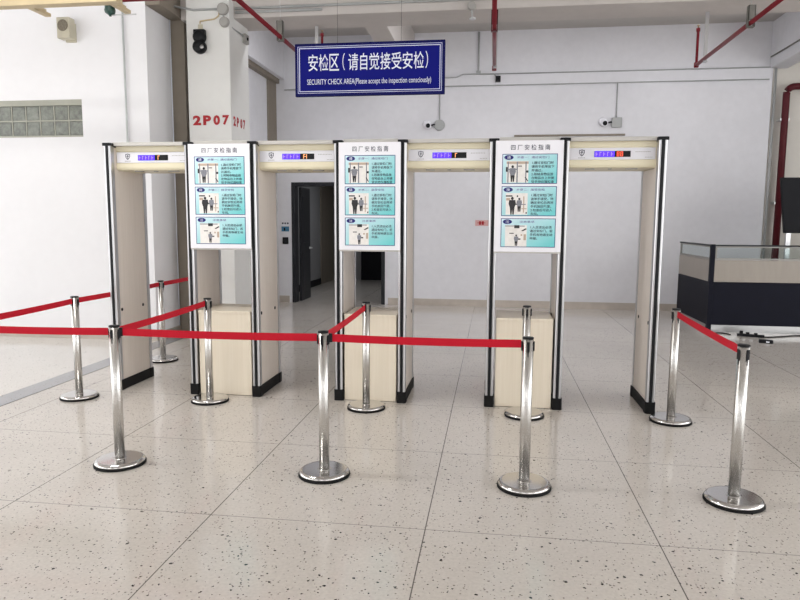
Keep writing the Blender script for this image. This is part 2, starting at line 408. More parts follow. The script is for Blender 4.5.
# ------------------------------------------------------------------ security gates
GD = .60; HW = .376; GY = 2.34; GH = 2.235
def gate(cx, label, digits):
    g = empty('metal_detector_gate', (cx, GY, 0), label, 'security gate', 'walk-through metal detector gates')
    for s in (-1, 1):
        X = s * HW
        p = MB().box(X - .027, X + .027, .045, GD - .045, .03, GH - .03)
        p = p.build('side_panel', M['panel'], g)
        for yy in (.03, .40):
            MB().lathe([(.015, X - s * .027), (.015, X - s * .031), (.007, X - s * .032)], (yy + .06, .745), 16, 'x').build('screw_cap', M['black'], p)
            MB().lathe([(.015, X + s * .027), (.015, X + s * .031), (.007, X + s * .032)], (yy + .06, .745), 16, 'x').build('screw_cap', M['black'], p)
        MB().prism([(X - .037, .05), (X + .037, .05), (X + .037, GD - .05), (X - .037, GD - .05)], 0, .095).build('skirt', M['rubber'], p, bevel=.006)
        MB().box(X - .030, X + .030, .03, GD - .03, GH - .03, GH - .008).build('top_edge', M['black'], p)
        for y0, sgn in ((.0, 1), (GD, -1)):
            # rounded aluminium profile, a channel down its middle
            def Y(t): return y0 + sgn * t
            pr = [(-.034, .055), (-.034, .016), (-.031, .006), (-.025, .001), (-.014, 0), (-.0125, .008), (.0125, .008), (.014, 0), (.025, .001), (.031, .006), (.034, .016), (.034, .055)]
            po = MB().prism([(X + a, Y(t)) for a, t in pr], .06, GH - .02).build('trim_post', M['alu'], g)
            MB().prism([(X + a, Y(t)) for a, t in ((-.0122, .0075), (-.011, .001), (0, -.001), (.011, .001), (.0122, .0075))], .085, GH - .02).build('rubber_strip', M['black'], po)
            ft = [(-.041, .07), (-.041, .004), (-.033, -.010), (.033, -.010), (.041, .004), (.041, .07)]
            fo = MB().prism([(X + a, Y(t)) for a, t in ft], 0, .097)
            if y0 == 0:
                for q in (-.018, .018): fo.lathe([(.006, -.010), (.006, -.013)], (X + q, .035), 10, 'y')
            fo.build('foot', M['rubber'], po, bevel=.006)
            ca = [(-.042, .06), (-.042, .0), (-.034, -.008), (.034, -.008), (.042, .0), (.042, .06)]
            MB().prism([(X + a, Y(t)) for a, t in ca], GH - .022, GH + .004).build('end_cap', M['black'], po, bevel=.004)
    # header between the two side panels
    a = HW - .028; y0 = .10
    h = MB().prism([(y0 + .035, 2.005), (y0 + .008, 2.012), (y0, 2.03), (y0, 2.065), (y0 + .004, 2.07), (y0 + .004, 2.168), (y0, 2.173), (y0, 2.222), (GD - .13, 2.222), (GD - .13, 2.005)], -a, a, 'x')
    h = h.build('header', M['cream'], g)
    for xx, ww in ((-.16, .035), (0, .012), (.17, .045)): MB().box(xx - ww, xx + ww, y0 + .035, y0 + .075, 1.998, 2.006).build('sensor_window', M['grey'], h)
    cv = MB().box(-a, a, .045, GD - .045, 2.222, 2.246).box(-a, a, .043, .07, 2.215, 2.246)
    cv.build('top_cover', M['cover'], g, bevel=.003)
    cp = MB().box(-a + .006, a - .006, y0 - .004, y0 + .006, 2.072, 2.166).build('control_panel', M['control'], g, bevel=.002)
    yf = y0 - .004
    sh = [(0, .026), (.010, .021), (.022, .021), (.022, -.002), (.012, -.020), (0, -.029), (-.012, -.020), (-.022, -.002), (-.022, .021), (-.010, .021)]
    em = MB()
    n = len(sh)
    for i in range(n):
        p, q = sh[i], sh[(i + 1) % n]
        em.prism([(-.235 + p[0], 2.128 + p[1]), (-.235 + q[0], 2.128 + q[1]), (-.235 + q[0] * .76, 2.128 + q[1] * .76), (-.235 + p[0] * .76, 2.128 + p[1] * .76)], yf - .001, yf, 'y')
    em.box(-.247, -.223, yf - .001, yf, 2.126, 2.131).box(-.243, -.227, yf - .001, yf, 2.136, 2.140).box(-.2375, -.2325, yf - .001, yf, 2.110, 2.137)
    em.build('emblem', M['ink'], cp)
    mk = MB()
    for k in range(5): mk.box(-.262 + k * .0115, -.255 + k * .0115, yf - .001, yf, 2.084, 2.090)
    for k in range(9): mk.box(.185 + k * .0135, .193 + k * .0135, yf - .001, yf, 2.130, 2.135)
    for k in range(5): mk.box(.26 + k * .0125, .267 + k * .0125, yf - .001, yf, 2.086, 2.091)
    mk.build('fine_print', M['grey'], cp)
    dsp = MB().box(-.136, .148, yf - .003, yf, 2.092, 2.140).build('display_window', M['black'], cp)
    L = MB().box(-.134, .022, yf - .004, yf - .003, 2.094, 2.138); L.cur = 1
    for k in range(5):
        x = -.125 + k * .030; L.box(x, x + .004, yf - .005, yf - .004, 2.100, 2.132)
        if k % 2: L.box(x, x + .015, yf - .005, yf - .004, 2.128, 2.132)
        else: L.box(x, x + .015, yf - .005, yf - .004, 2.114, 2.118)
    L.build('blue_led_readout', [M['led_blue'], M['led_pale']], cp)
    D = MB()
    if digits == 2:
        for x in (.040, .068):
            for a0, a1, b0, b1 in ((0, .020, 2.129, 2.135), (0, .020, 2.113, 2.118), (0, .020, 2.097, 2.102), (0, .005, 2.097, 2.135), (.015, .020, 2.097, 2.135)):
                D.box(x + a0, x + a1, yf - .004, yf - .003, b0, b1)
    else:
        D.box(.052, .058, yf - .004, yf - .003, 2.097, 2.135).box(.058, .070, yf - .004, yf - .003, 2.128, 2.135)
        if digits: D.box(.078, .084, yf - .004, yf - .003, 2.097, 2.135).box(.058, .078, yf - .004, yf - .003, 2.113, 2.118)
    D.build('red_led_readout', M['led_red'] if digits == 2 else M['led_orange'], cp)
    return g
GX = [-1.561, -.226, 1.079, 2.397]
gate(GX[0], 'beige walk-through metal detector gate at the left end of the row', 0)
gate(GX[1], 'beige metal detector gate, second from left, with the open doorway seen through it', 1)
gate(GX[2], 'beige metal detector gate, third from left, only blank wall seen through it', 0)
gate(GX[3], 'beige metal detector gate at the right end of the row, nearest the counter', 2)

# boards, boxes and rails between the gates
def board(x0, x1, label):
    W = x1 - x0; zt, zb = 2.218, 1.322; Hh = zt - zb; yb = -.018
    r = empty('instruction_board', ((x0 + x1) / 2, GY, zb), label, 'information board', 'instruction boards between the gates')
    def X(u): return (u - .5) * W
    def Z(v): return (1 - v) * Hh
    MB().box(X(0), X(1), yb, yb + .006, 0, Hh).build('backing_board', M['board'], r, bevel=.0015)
    MB().box(X(0), X(1), yb + .006, yb + .0085, -.012, .016).build('bottom_rail', M['cover'], r)
    text('title_lettering', '四 厂 安 检 指 南', M['ink'], r, X(.225), X(.80), Z(.086), Z(.036), yb, bold=.004)
    heads = ('步骤一：通过安检门', '步骤二：接受安检', '注意事项')
    rows = ('1.通过安检门时\n请将手机等放下\n并通过。\n2.将随身物品放\n在物品台上并接\n受手持仪器检查',
            '1.通过安检门时\n请举手接受，待\n确定安检后再将\n手机放回包里。\n2.检查后可进入\n车间。',
            '1.人员进出必须\n通过安检门，若\n手机有响请主动\n申报。')
    for k, (v0, v1) in enumerate(((.119, .385), (.407, .675), (.696, .958))):
        p = MB().box(X(.10), X(.915), yb - .002, yb, Z(v1), Z(v0))
        p = p.build('step_panel', M['aqua'], r)
        y = yb - .002
        e = .005
        fr = MB().box(X(.10), X(.915), y - .0008, y, Z(v0) - e, Z(v0)).box(X(.10), X(.915), y - .0008, y, Z(v1), Z(v1) + e)
        fr.box(X(.10), X(.10) + e, y - .0008, y, Z(v1) + e, Z(v0) - e).box(X(.915) - e, X(.915), y - .0008, y, Z(v1) + e, Z(v0) - e)
        fr.build('border', M['navyink'], p)
        bx, bz = X(.197), Z(v0 + .031)
        MB().prism([(bx + .037 * math.cos(t * PI / 16), bz + .019 * math.sin(t * PI / 16)) for t in range(32)], y - .001, y, 'y').build('oval_badge', M['navyink'], p)
        text('badge_lettering', ('通', '接', '注')[k], M['signwhite'], p, bx - .014, bx + .014, bz - .012, bz + .012, y - .001)
        text('heading_lettering', heads[k], M['purple'], p, X(.32) if k < 2 else X(.38), X(.79) if k == 0 else (X(.74) if k == 1 else X(.60)), bz - .009, bz + .010, y)
        nl = rows[k].count('\n') + 1
        text('step_lettering', rows[k], M['ink'], p, X(.535), X(.87), Z(v0 + .067 + .0335 * nl - .008), Z(v0 + .067), y, align='LEFT', spacing=1.25, bold=.006)
        # the printed photograph: a pale hall with small figures
        ph = MB(); u0, u1 = X(.165), X(.49); q0, q1 = Z(v0 + .256), Z(v0 + .062)
        w_, h_ = u1 - u0, q1 - q0
        def rect(a, b, c, d, m, lift):
            ph.cur = m; ph.box(u0 + a * w_, u0 + b * w_, y - lift, y, q0 + c * h_, q0 + d * h_)
        def fig(cx_, z0_, s_, body, legs):
            ph.cur = body
            ph.prism([(u0 + (cx_ + 1.5 * a * s_) * w_, q0 + (z0_ + b * s_) * h_) for a, b in ((-.11, .80), (.11, .80), (.13, .60), (.08, .38), (-.08, .38), (-.13, .60))], y - .0012, y, 'y')
            ph.cur = legs
            ph.prism([(u0 + (cx_ + 1.5 * a * s_) * w_, q0 + (z0_ + b * s_) * h_) for a, b in ((-.085, .40), (.085, .40), (.06, .0), (.015, .0), (0, .3), (-.015, 0), (-.06, 0))], y - .0011, y, 'y')
            ph.prism([(u0 + (cx_ + .075 * s_ * math.cos(t * PI / 6)) * w_, q0 + (z0_ + .89 * s_ + .085 * s_ * math.sin(t * PI / 6)) * h_) for t in range(12)], y - .0013, y, 'y')
        rect(0, 1, 0, 1, 0, .0004)
        if k == 0:
            rect(0, 1, .86, .97, 1, .0006); rect(.05, .10, 0, .97, 2, .0008); rect(.46, .52, 0, .97, 2, .0008); rect(.86, .91, 0, .97, 2, .0008)
            rect(.53, .70, .74, .78, 3, .0008); rect(-.03, .05, .5, .72, 3, .0009); rect(.9, 1.0, .46, .56, 3, .0009)
            fig(.28, .04, .78, 2, 3); rect(.10, .46, .58, .64, 2, .001)
            ph.cur = 3; ph.prism([(u0 + .84 * w_, q0 + .25 * h_), (u0 + .88 * w_, q0 + .27 * h_), (u0 + 1.0 * w_, q0 + .08 * h_), (u0 + .97 * w_, q0 + .05 * h_)], y - .001, y, 'y')
        elif k == 1:
            rect(0, .30, .84, .90, 3, .0006); rect(.02, .2, .66, .78, 1, .0006); rect(.5, .56, .82, .90, 3, .0006); rect(.80, .85, .1, .85, 1, .0006); rect(.92, .98, .05, .12, 3, .0006)
            fig(.30, 0, .85, 3, 3); fig(.62, .14, .66, 2, 3); rect(.36, .58, .46, .51, 3, .001); rect(.68, .92, .46, .50, 2, .001); rect(.72, .96, .26, .30, 1, .001)
        else:
            rect(0, .9, .94, .98, 2, .0006); rect(.42, .66, .86, 1.0, 3, .0008); rect(.20, .40, .60, .64, 3, .0008)
            ph.cur = 3; ph.prism([(u0 + .74 * w_, q0 + .74 * h_), (u0 + .95 * w_, q0 + .86 * h_), (u0 + 1.0 * w_, q0 + .82 * h_), (u0 + .82 * w_, q0 + .72 * h_)], y - .001, y, 'y')
            fig(.52, .03, .55, 2, 3); rect(.60, .72, .32, .38, 3, .001); rect(.86, .97, .3, .58, 1, .0007); rect(.72, .80, .5, .58, 1, .0007)
        ph.build('photo_print', [M['photo'], M['photo2'], M['pgrey'], M['pdark'], M['skin']], p)
    return r
gaps = []
for i in range(3):
    gaps.append((GX[i] + HW, GX[i + 1] - HW))
bl = ('white instruction board with three aqua panels, leftmost of the three, under the red column number',
      'white instruction board with three aqua panels, the middle of the three, beside the doorway',
      'white instruction board with three aqua panels, rightmost of the three, left of the right-hand gate')
xl = ('pale wooden pedestal box between the first and second gates from the left',
      'pale wooden pedestal box between the two middle gates',
      'pale wooden pedestal box between the third gate and the right-hand gate')
rl = ('grey rail along the gate tops above the left instruction board',
      'grey rail along the gate tops above the middle instruction board',
      'grey rail along the gate tops above the right instruction board')
for i, (a, c) in enumerate(gaps):
    board(a + .0135, c - .0135, bl[i])
    e = empty('pedestal_box', ((a + c) / 2, GY + .02, 0), xl[i], 'box', 'pedestal boxes between the gates')
    hw = (c - a) / 2 - .048
    MB().box(-hw, hw, 0, .50, .004, .742).build('cabinet_body', M['box'], e, bevel=.003)
    MB().box(-hw - .0, hw + .0, -.006, .506, .742, .765).build('top_board', M['box'], e, bevel=.003)
    tag(MB().box(a + .045, c - .045, GY + .03, GY + GD - .03, 2.215, 2.250).build('connecting_rail', M['cover'], bevel=.003), rl[i], 'rail', 'rails joining the gate tops')

# ------------------------------------------------------------------ barrier posts and belts
def make_post():
    r = empty('barrier_post', (0, 0, 0), 'x', 'barrier post', 'stainless steel barrier posts')
    b = MB().lathe([(.150, .014), (.155, .018), (.154, .026), (.148, .033), (.140, .0375), (.138, .0383), (.130, .0385), (.045, .0388), (.037, .039), (.036, .042)], n=64).build('base', M['chrome'], r)
    MB().lathe([(.152, 0), (.160, .002), (.160, .013), (.150, .015)], n=64).build('rubber_ring', M['rubber'], b)
    MB().lathe([(.0315, .039), (.0315, .895)], n=40).build('pole', M['steel'], r)
    h = MB().lathe([(.0320, .892), (.0330, .894), (.0330, .899), (.031, .902), (.012, .903)], n=40).build('belt_head', M['black'], r)
    for k in range(4):
        a = k * PI / 2 + PI / 4 * 0
        q = MB()
        pts = [(-.0085, .029), (-.0085, .036), (-.006, .0385), (.006, .0385), (.0085, .036), (.0085, .029)]
        rot = lambda p: (p[0] * math.cos(a) - p[1] * math.sin(a), p[0] * math.sin(a) + p[1] * math.cos(a))
        q.prism([rot(p) for p in pts], .822, .878)
        q.prism([rot(p) for p in ((-.004, .029), (-.004, .0325), (.004, .0325), (.004, .029))], .79, .822)
        q.build('belt_slot', M['black'], h, bevel=.002)
    return r
def copy_tree(o, parent=None):
    c = o.copy(); C.objects.link(c)
    if parent: c.parent = parent
    for ch in list(o.children): copy_tree(ch, c)
    return c
P = dict(A=(-.938, .702), B=(.437, .718), Cc=(1.679, .711), D=(2.864, .672), E=(2.896, 2.182), Fp=(-.966, 2.175), G=(.429, 2.165), Hh=(1.744, 2.155), I=(-2.154, 2.098), J=(-2.19, 3.691), K=(-2.13, .66))
PL = dict(A='steel barrier post, front left, where three red belts meet',
          B='steel barrier post in the front row, in front of the second gate',
          Cc='steel barrier post in the front row, in front of the right pedestal box',
          D='steel barrier post nearest the right edge of the photo, with one belt to its left',
          E='steel barrier post beside the right foot of the right-hand gate',
          Fp='steel barrier post standing against the left pedestal box',
          G='steel barrier post standing against the middle pedestal box',
          Hh='steel barrier post against the right pedestal box, with no belt',
          I='steel barrier post left of the gates on the grey floor strip side',
          J='steel barrier post seen through the left gate, farthest away',
          K='steel barrier post just outside the left edge of the photo')
proto = make_post(); first = True
for k, (x, y) in list(P.items()):
    o = proto if first else copy_tree(proto)
    first = False
    dy = .075 if k in ('A', 'B', 'Cc', 'D', 'K') else .03
    x = 1.46 + (x - 1.46) * (y - dy + 3.21) / (y + 3.21); y -= dy; P[k] = (x, y)
    o.location = (x, y, 0); o['label'] = PL[k]
    if k in 'DE': o.rotation_euler.z = .42
def belt(p, q, label, r0=.0388, r1=.0388, z=.862):
    (x0, y0), (x1, y1) = p, q
    d = Vector((x1 - x0, y1 - y0, 0)); Ln = d.length; d.normalize(); n = Vector((-d.y, d.x, 0)) * .0011
    o = empty('barrier_belt', (x0, y0, 0), label, 'belt', 'red barrier belts')
    m = MB(); K = 24; h = .0235; L = Ln - r0 - r1
    vs = []
    for k in range(K + 1):
        t = k / K; s = r0 + L * t; sag = -.006 * 4 * t * (1 - t)
        tw = 0
        for dz in (-h, h):
            for sg in (-1, 1): vs.append(tuple(d * s + n * sg + Vector((0, 0, z + dz + sag))))
    fs = []
    for k in range(K):
        a, b = 4 * k, 4 * k + 4
        fs += [(a, b, b + 2, a + 2), (a + 1, a + 3, b + 3, b + 1), (a, a + 1, b + 1, b), (a + 2, b + 2, b + 3, a + 3)]
    fs += [(0, 2, 3, 1), (4 * K, 4 * K + 1, 4 * K + 3, 4 * K + 2)]
    m.add(vs, fs); m.build('webbing', M['red'], o)
    c = MB(); w = Vector((-d.y, d.x, 0)) * .007
    s0, s1 = Ln - r1 - .018, Ln - r1 + .004
    c.prism([((d * a + w * sg).x, (d * a + w * sg).y) for a, sg in ((s0, -1), (s1, -1), (s1, 1), (s0, 1))], z - .027, z + .027)
    c.build('belt_clip', M['black'], o, bevel=.002)
belt(P['B'], P['A'], 'red belt across the front between the left and middle front posts')
belt(P['Cc'], P['B'], 'red belt across the front between the middle post and the post before the right box')
belt(P['A'], P['K'], 'red belt running level from the front left post out of the left edge')
belt(P['A'], P['Fp'], 'red belt slanting back from the front left post to the left pedestal box')
belt(P['B'], P['G'], 'red belt slanting back from the middle front post to the middle pedestal box')
belt(P['E'], P['D'], 'red belt on the right, sloping down to the foremost right post')
belt(P['I'], P['K'], 'upper red belt leaving the left edge from the post left of the gates')
belt(P['J'], P['I'], 'red belt passing behind the left gate, between the two far left posts')
belt(P['J'], (-2.26, 5.188), 'short red belt from the farthest post to the numbered column', r1=.03)
tag(MB().box(-2.29, -2.23, 5.158, 5.199, .805, .895).build('belt_wall_receiver', M['black'], bevel=.004), 'black belt receiver on the front of the numbered column', 'belt receiver')

# ------------------------------------------------------------------ hanging sign
sx0, sx1, sz0, sz1, sy = -.86, .883, 3.005, 3.598, 4.5
s = empty('hanging_sign', ((sx0 + sx1) / 2, sy, sz0), 'blue hanging security check area sign with white Chinese and English lettering', 'sign')
W = sx1 - sx0; Hs = sz1 - sz0
MB().box(-W / 2, W / 2, 0, .045, 0, Hs).build('sign_panel', M['signedge'], s, bevel=.004)
MB().box(-W / 2 + .028, W / 2 - .028, -.003, 0, .028, Hs - .028).build('sign_face', M['signblue'], s)
def frame_line(e, t):
    a, b = W / 2 - e, Hs - e
    m = MB().box(-a, a, -.0045, -.003, e, e + t).box(-a, a, -.0045, -.003, b - t, b).box(-a, -a + t, -.0045, -.003, e + t, b - t).box(a - t, a, -.0045, -.003, e + t, b - t)
    m.build('border_line', M['signwhite'], s)
frame_line(.034, .004); frame_line(.052, .007)
chars = '安检区（请自觉接受安检）'
x = -W / 2 + .155; xe = W / 2 - .15
adv = (.122, .122, .122, .095, .125, .115, .125, .125, .125, .125, .125, .08)
k_ = (xe - x) / sum(adv)
for ch, a_ in zip(chars, adv):
    a_ *= k_
    if ch == '（': text('sign_character', ch, M['signwhite'], s, x + .035, x + .062, .285, .475, -.003, bold=.0)
    elif ch == '）': text('sign_character', ch, M['signwhite'], s, x + .012, x + .040, .285, .475, -.003, bold=.0)
    else:
        dx = .018 if ch == '自' else .006
        text('sign_character', ch, M['signwhite'], s, x + dx, x + a_ - dx, .283, .470, -.003, bold=.005)
    x += a_
text('english_lettering', 'SECURITY CHECK AREA(Please accept the inspection consciously)', M['signwhite'], s, -W / 2 + .145, W / 2 - .155, .112, .192, -.003)
for xx in (-.37, .37):
    MB().tube([(xx, .02, Hs - .002), (xx, .02, H - sz0)], .0022, 8).build('hanger_wire', M['bracket'], s)

# ------------------------------------------------------------------ sprinkler pipework
PZ = 3.61; MY = 2.83
o = empty('sprinkler_main_pipe', (0, MY, PZ), 'red sprinkler main pipe crossing the top left of the picture', 'pipe')
MB().tube([(-6, 0, 0), (6, 0, 0)], .027, 18).build('pipe_run', M['redpipe'], o)
for xx in (-.955, 1.43, 4.03):
    MB().lathe([(.034, xx - .07), (.038, xx - .06), (.038, xx + .06), (.034, xx + .07)], (0, 0), 20, 'x').lathe([(.034, .03), (.034, .085)], (xx, 0), 20, 'y').build('tee_fitting', M['redpipe'], o)
def branch(X, yend, brk, label, rz, mat, thick):
    o = empty('sprinkler_branch_pipe', (X, MY + .088, PZ), label, 'pipe', 'red sprinkler branch pipes')
    L = yend - MY - .088
    MB().tube([(0, 0, 0), (0, L, 0)], .0235, 16).build('pipe_run', mat, o)
    r = MB().lathe([(.03, -.03), (.03, .03)], (0, L - .01), 16).lathe([(.017, .03), (.017, rz - .02), (.024, rz - .02), (.024, rz + .02), (.012, rz + .025)], (0, L - .01), 14)
    r.build('riser', M['redpipe'], o)
    MB().lathe([(.009, rz + .02), (.009, rz + .05), (.022, rz + .053), (.022, rz + .057), (.004, rz + .06)], (0, L - .01), 12).build('sprinkler_head', M['brass'], o)
    b = brk - MY - .088
    # channel bracket round the pipe
    m = MB().box(-.035, -.028, b - .03, b + .03, -.04, .17).box(.028, .035, b - .03, b + .03, -.04, .17).box(-.035, .035, b - .03, b - .024, .02, .17).box(-.035, .035, b - .03, b + .03, -.045, -.035)
    m.build('pipe_bracket', M['darkred'] if thick > .01 else M['bracket'], o)
    MB().tube([(0, b, .165), (0, b, H - PZ)], .003, 8).build('hanger_rod', M['galv'], o)
    hb = 5.80 - MY - .088
    MB().box(-.022 + thick, .022 + thick, hb - .004, hb + .004, -.04, 4.172 - PZ).box(-.022 + thick, .022 + thick, hb - .03, hb + .03, -.045, -.037).build('hanger_strap', M['alu'], o)
branch(-.945, 6.1, 4.24, 'red branch pipe running back at top left and passing behind the blue sign', .52, M['redpipe'], 0)
branch(1.428, 6.05, 4.14, 'dull red branch pipe seen end-on above the centre, right of the blue sign', .05, M['redpipe'], .012)
branch(4.03, 6.155, 4.30, 'dark red branch pipe slanting across the top right with an upright riser', .44, M['redpipe'], .005)

# cream cable tray and fittings at the top left
o = empty('cable_tray', (-3, 2.45, 3.465), 'cream painted cable tray along the top left edge', 'cable tray')
MB().box(-3.2, 1.15, .0, .10, .0, .10).build('tray', M['tan'], o, bevel=.004)
for (xx, l) in ((.16, .44), (.98, .44)):
    MB().box(xx, xx + .055, .1, l, .03, .06).box(xx, xx + .010, .1, l, .06, .10).build('support_arm', M['tan'], o)
o = empty('alarm_valve', (-2.14, 2.83, 3.47), 'dark green bell-shaped valve hanging by the cream tray', 'valve')
MB().lathe([(.010, -.01), (.015, .0), (.045, .02), (.05, .045), (.045, .06), (.045, .113)], n=24).build('bell', M['green'], o)
MB().tube([(0, 0, .0), (.26, 0, .0)], .006, 8).build('lever', M['galv'], o)

# ------------------------------------------------------------------ things on the walls
o = empty('wall_speaker', (-3.86, YL, 3.80), 'small beige loudspeaker high on the left wall above the glass blocks', 'speaker')
MB().box(-.085, .085, -.15, -.03, .0, .25).build('cabinet', M['beige'], o, bevel=.008)
MB().lathe([(.066, -.15), (.07, -.156), (.06, -.158), (.045, -.152)], (-.0, .15), 28, 'y').build('speaker_cone', M['grille'], o)
MB().box(-.05, .08, -.03, 0, -.02, .2).build('wall_bracket', M['beige'], o)
tag(MB().tube([(-3.14, YL - .022, .112), (-3.14, YL - .022, 4.4)], .012).build('wall_conduit', M['lightconduit']), 'pale vertical conduit running up the left wall behind the left gate', 'conduit')
tag(MB().tube([(-2.832, YL + .60, .112), (-2.832, YL + .60, 4.195)], .008, 8).build('wall_cable', M['signwhite']), 'thin white cable down the edge of the left wall return', 'cable')

o = empty('emergency_light', (-2.315, 5.2, 3.70), 'black twin-lobed emergency lamp on the front of the numbered column', 'lamp')
MB().lathe([(.078, 0), (.084, -.02), (.08, -.07), (.06, -.085), (.02, -.088)], (0, .20), 24, 'y').box(-.075, .075, -.07, 0, .20, .29).build('upper_housing', M['black'], o, bevel=.01)
lo = MB().lathe([(.078, 0), (.086, -.02), (.082, -.08), (.06, -.1), (.02, -.103)], (0, .075), 24, 'y').build('lower_housing', M['black'], o)
MB().lathe([(.02, -.09), (.026, -.106), (.01, -.109)], (.055, .06), 16, 'y').build('lens', M['alu'], lo)
MB().box(-.03, .03, -.012, 0, .29, .36).build('mount', M['beige'], o)
tag(MB().tube(fillet([(-2.315, 5.19, 4.065), (-2.32, 5.19, 4.10), (-2.12, 5.19, 4.12), (-2.06, 5.19, 4.16), (-2.06, 5.19, 4.25)], .02), .009, 8).build('lamp_cable', M['tan']), 'tan cable rising from the black emergency lamp to the round box', 'cable')
tag(MB().tube([(-2.68, 5.19, 4.30), (-2.4, 5.19, 4.24), (-2.05, 5.19, 4.24)], .014, 10).build('column_conduit', M['conduit']), 'grey conduit crossing the top of the numbered column', 'conduit')
o = empty('junction_box', (-2.0, 5.2, 4.235), 'round grey junction box at the top corner of the numbered column', 'junction box', )
MB().lathe([(.072, 0), (.075, -.01), (.07, -.05), (.06, -.055)], (0, 0), 24, 'y').build('box_body', M['grey'], o)
MB().tube([(0, -.02, -.06), (0, -.02, -.13)], .008, 8).build('drop_tube', M['conduit'], o)
o = empty('junction_box', (-1.985, 5.2, 4.075), 'lower grey junction box on the column corner with an arm to a small sensor', 'junction box')
MB().lathe([(.062, 0), (.066, -.01), (.06, -.05), (.05, -.055)], (0, 0), 24, 'y').build('box_body', M['grey'], o)
MB().tube([(.03, -.03, -.02), (.055, .15, -.04), (.085, .55, -.055)], .010, 8).build('arm', M['conduit'], o)
o = empty('motion_sensor', (-1.93, 5.70, 4.0), 'small grey sensor box on the side face of the numbered column', 'sensor')
MB().box(0, .05, -.06, .07, -.06, .06).build('sensor_body', M['grey'], o, bevel=.006)
MB().lathe([(.02, .05), (.022, .06), (.01, .065)], (.0, .0), 12, 'x').build('sensor_eye', M['black'], o)

for z, lab in ((4.235, 'lower grey conduit along the front of the ceiling beam'), (4.285, 'upper grey conduit along the front of the ceiling beam')):
    x1 = 9.9 if z > 4.25 else -.75
    tag(MB().tube([(-1.90, 5.338, z), (x1, 5.338, z - (.0 if z < 4.25 else .0))], .016, 10).build('beam_conduit', M['conduit']), lab, 'conduit')
o = empty('beam_lamp', (1.14, 5.36, 4.20), 'small grey lamp on a round box hanging from the ceiling beam', 'lamp')
MB().lathe([(.05, 0), (.054, -.01), (.05, -.06), (.04, -.065)], (0, 0), 20, 'y').build('round_box', M['grey'], o)
MB().tube([(0, -.03, -.045), (.012, -.03, -.14)], .009, 8).build('stem', M['conduit'], o)
MB().lathe([(.03, -.16), (.04, -.155), (.04, -.14), (.02, -.132)], (.014, -.03), 20).build('lamp_head', M['galv'], o)

tag(MB().tube([(1.14, YB - .02, 4.215), (1.14, YB - .02, 4.93)], .017, 10).box(1.10, 1.18, YB - .045, YB, 4.20, 4.26).build('wall_conduit', M['conduit']), 'vertical grey conduit above the back wall ledge, left of the end-on red pipe', 'conduit')
tag(MB().tube(fillet([(.30, YB - .045, 4.15), (.75, YB - .045, 4.15), (.86, YB - .045, 4.20), (1.42, YB - .045, 4.20), (1.46, YB - .045, 4.14)], .03), .011, 8).build('wall_cable', M['conduit']), 'grey cable bent along the back wall ledge to the right of the sign', 'cable')
tag(MB().tube([(1.16, YB - .042, 4.195), (6.04, YB - .042, 4.195)], .010, 8).build('ledge_conduit', M['conduit']), 'thin conduit along the top of the back wall ledge', 'conduit')
tag(MB().tube([(-2.46, YB - .036, 4.0), (6.04, YB - .036, 4.0)], .009, 8).build('ledge_conduit', M['conduit']), 'thin conduit along the bottom of the back wall ledge', 'conduit')
o = empty('mini_camera', (1.49, YB - .03, 4.10), 'tiny black camera at the end of the ledge cable', 'camera')
MB().box(-.045, .045, -.08, 0, -.05, .05).build('camera_body', M['black'], o, bevel=.008)
MB().lathe([(.02, -.08), (.022, -.095), (.01, -.1)], (0, 0), 12, 'y').build('lens', M['void'], o)

def cctv(x, z, boxdx, label, square):
    o = empty('security_camera', (x, YB, z), label, 'camera', 'small cameras on the back wall')
    if square: MB().box(boxdx - .085, boxdx + .085, -.06, 0, -.085, .085).build('junction_plate', M['conduit'], o, bevel=.01)
    else: MB().lathe([(.095, 0), (.1, -.02), (.09, -.05)], (boxdx, 0), 24, 'y').build('junction_plate', M['conduit'], o)
    MB().tube(fillet([(boxdx - .06, -.03, 0), (.10, -.05, .01), (.03, -.06, -.02)], .02), .014, 8).build('arm', M['black'], o)
    MB().lathe([(.07, 0), (.075, -.02), (.05, -.04)], (-.03, .02), 20, 'y').lathe([(.045, -.04), (.055, -.06), (.055, -.10), (.04, -.11)], (-.0, -.02), 20, 'y').build('camera_body', M['board'], o)
    MB().lathe([(.036, -.108), (.04, -.12), (.02, -.126)], (0, -.02), 16, 'y').build('lens', M['black'], o)
    return o
cctv(.25, 3.32, .20, 'small white wall camera with a round plate, below the right end of the blue sign', False)
cctv(3.36, 3.32, .21, 'small white wall camera with a square box above the right-hand gate', True)
tag(MB().tube([(.45, YB - .02, 3.42), (.45, YB - .02, 3.99)], .010, 8).build('camera_conduit', M['conduit']), 'thin conduit rising from the round plate of the left wall camera', 'conduit')
tag(MB().tube([(3.56, YB - .02, 3.41), (3.56, YB - .02, 3.99)], .010, 8).build('camera_conduit', M['conduit']), 'thin conduit rising from the square box of the right wall camera', 'conduit')
tag(MB().box(1.80, 3.72, YB - .05, YB, 3.095, 3.125).build('wall_rail', M['brown']), 'long thin dark rail on the back wall just above the gate tops', 'rail')

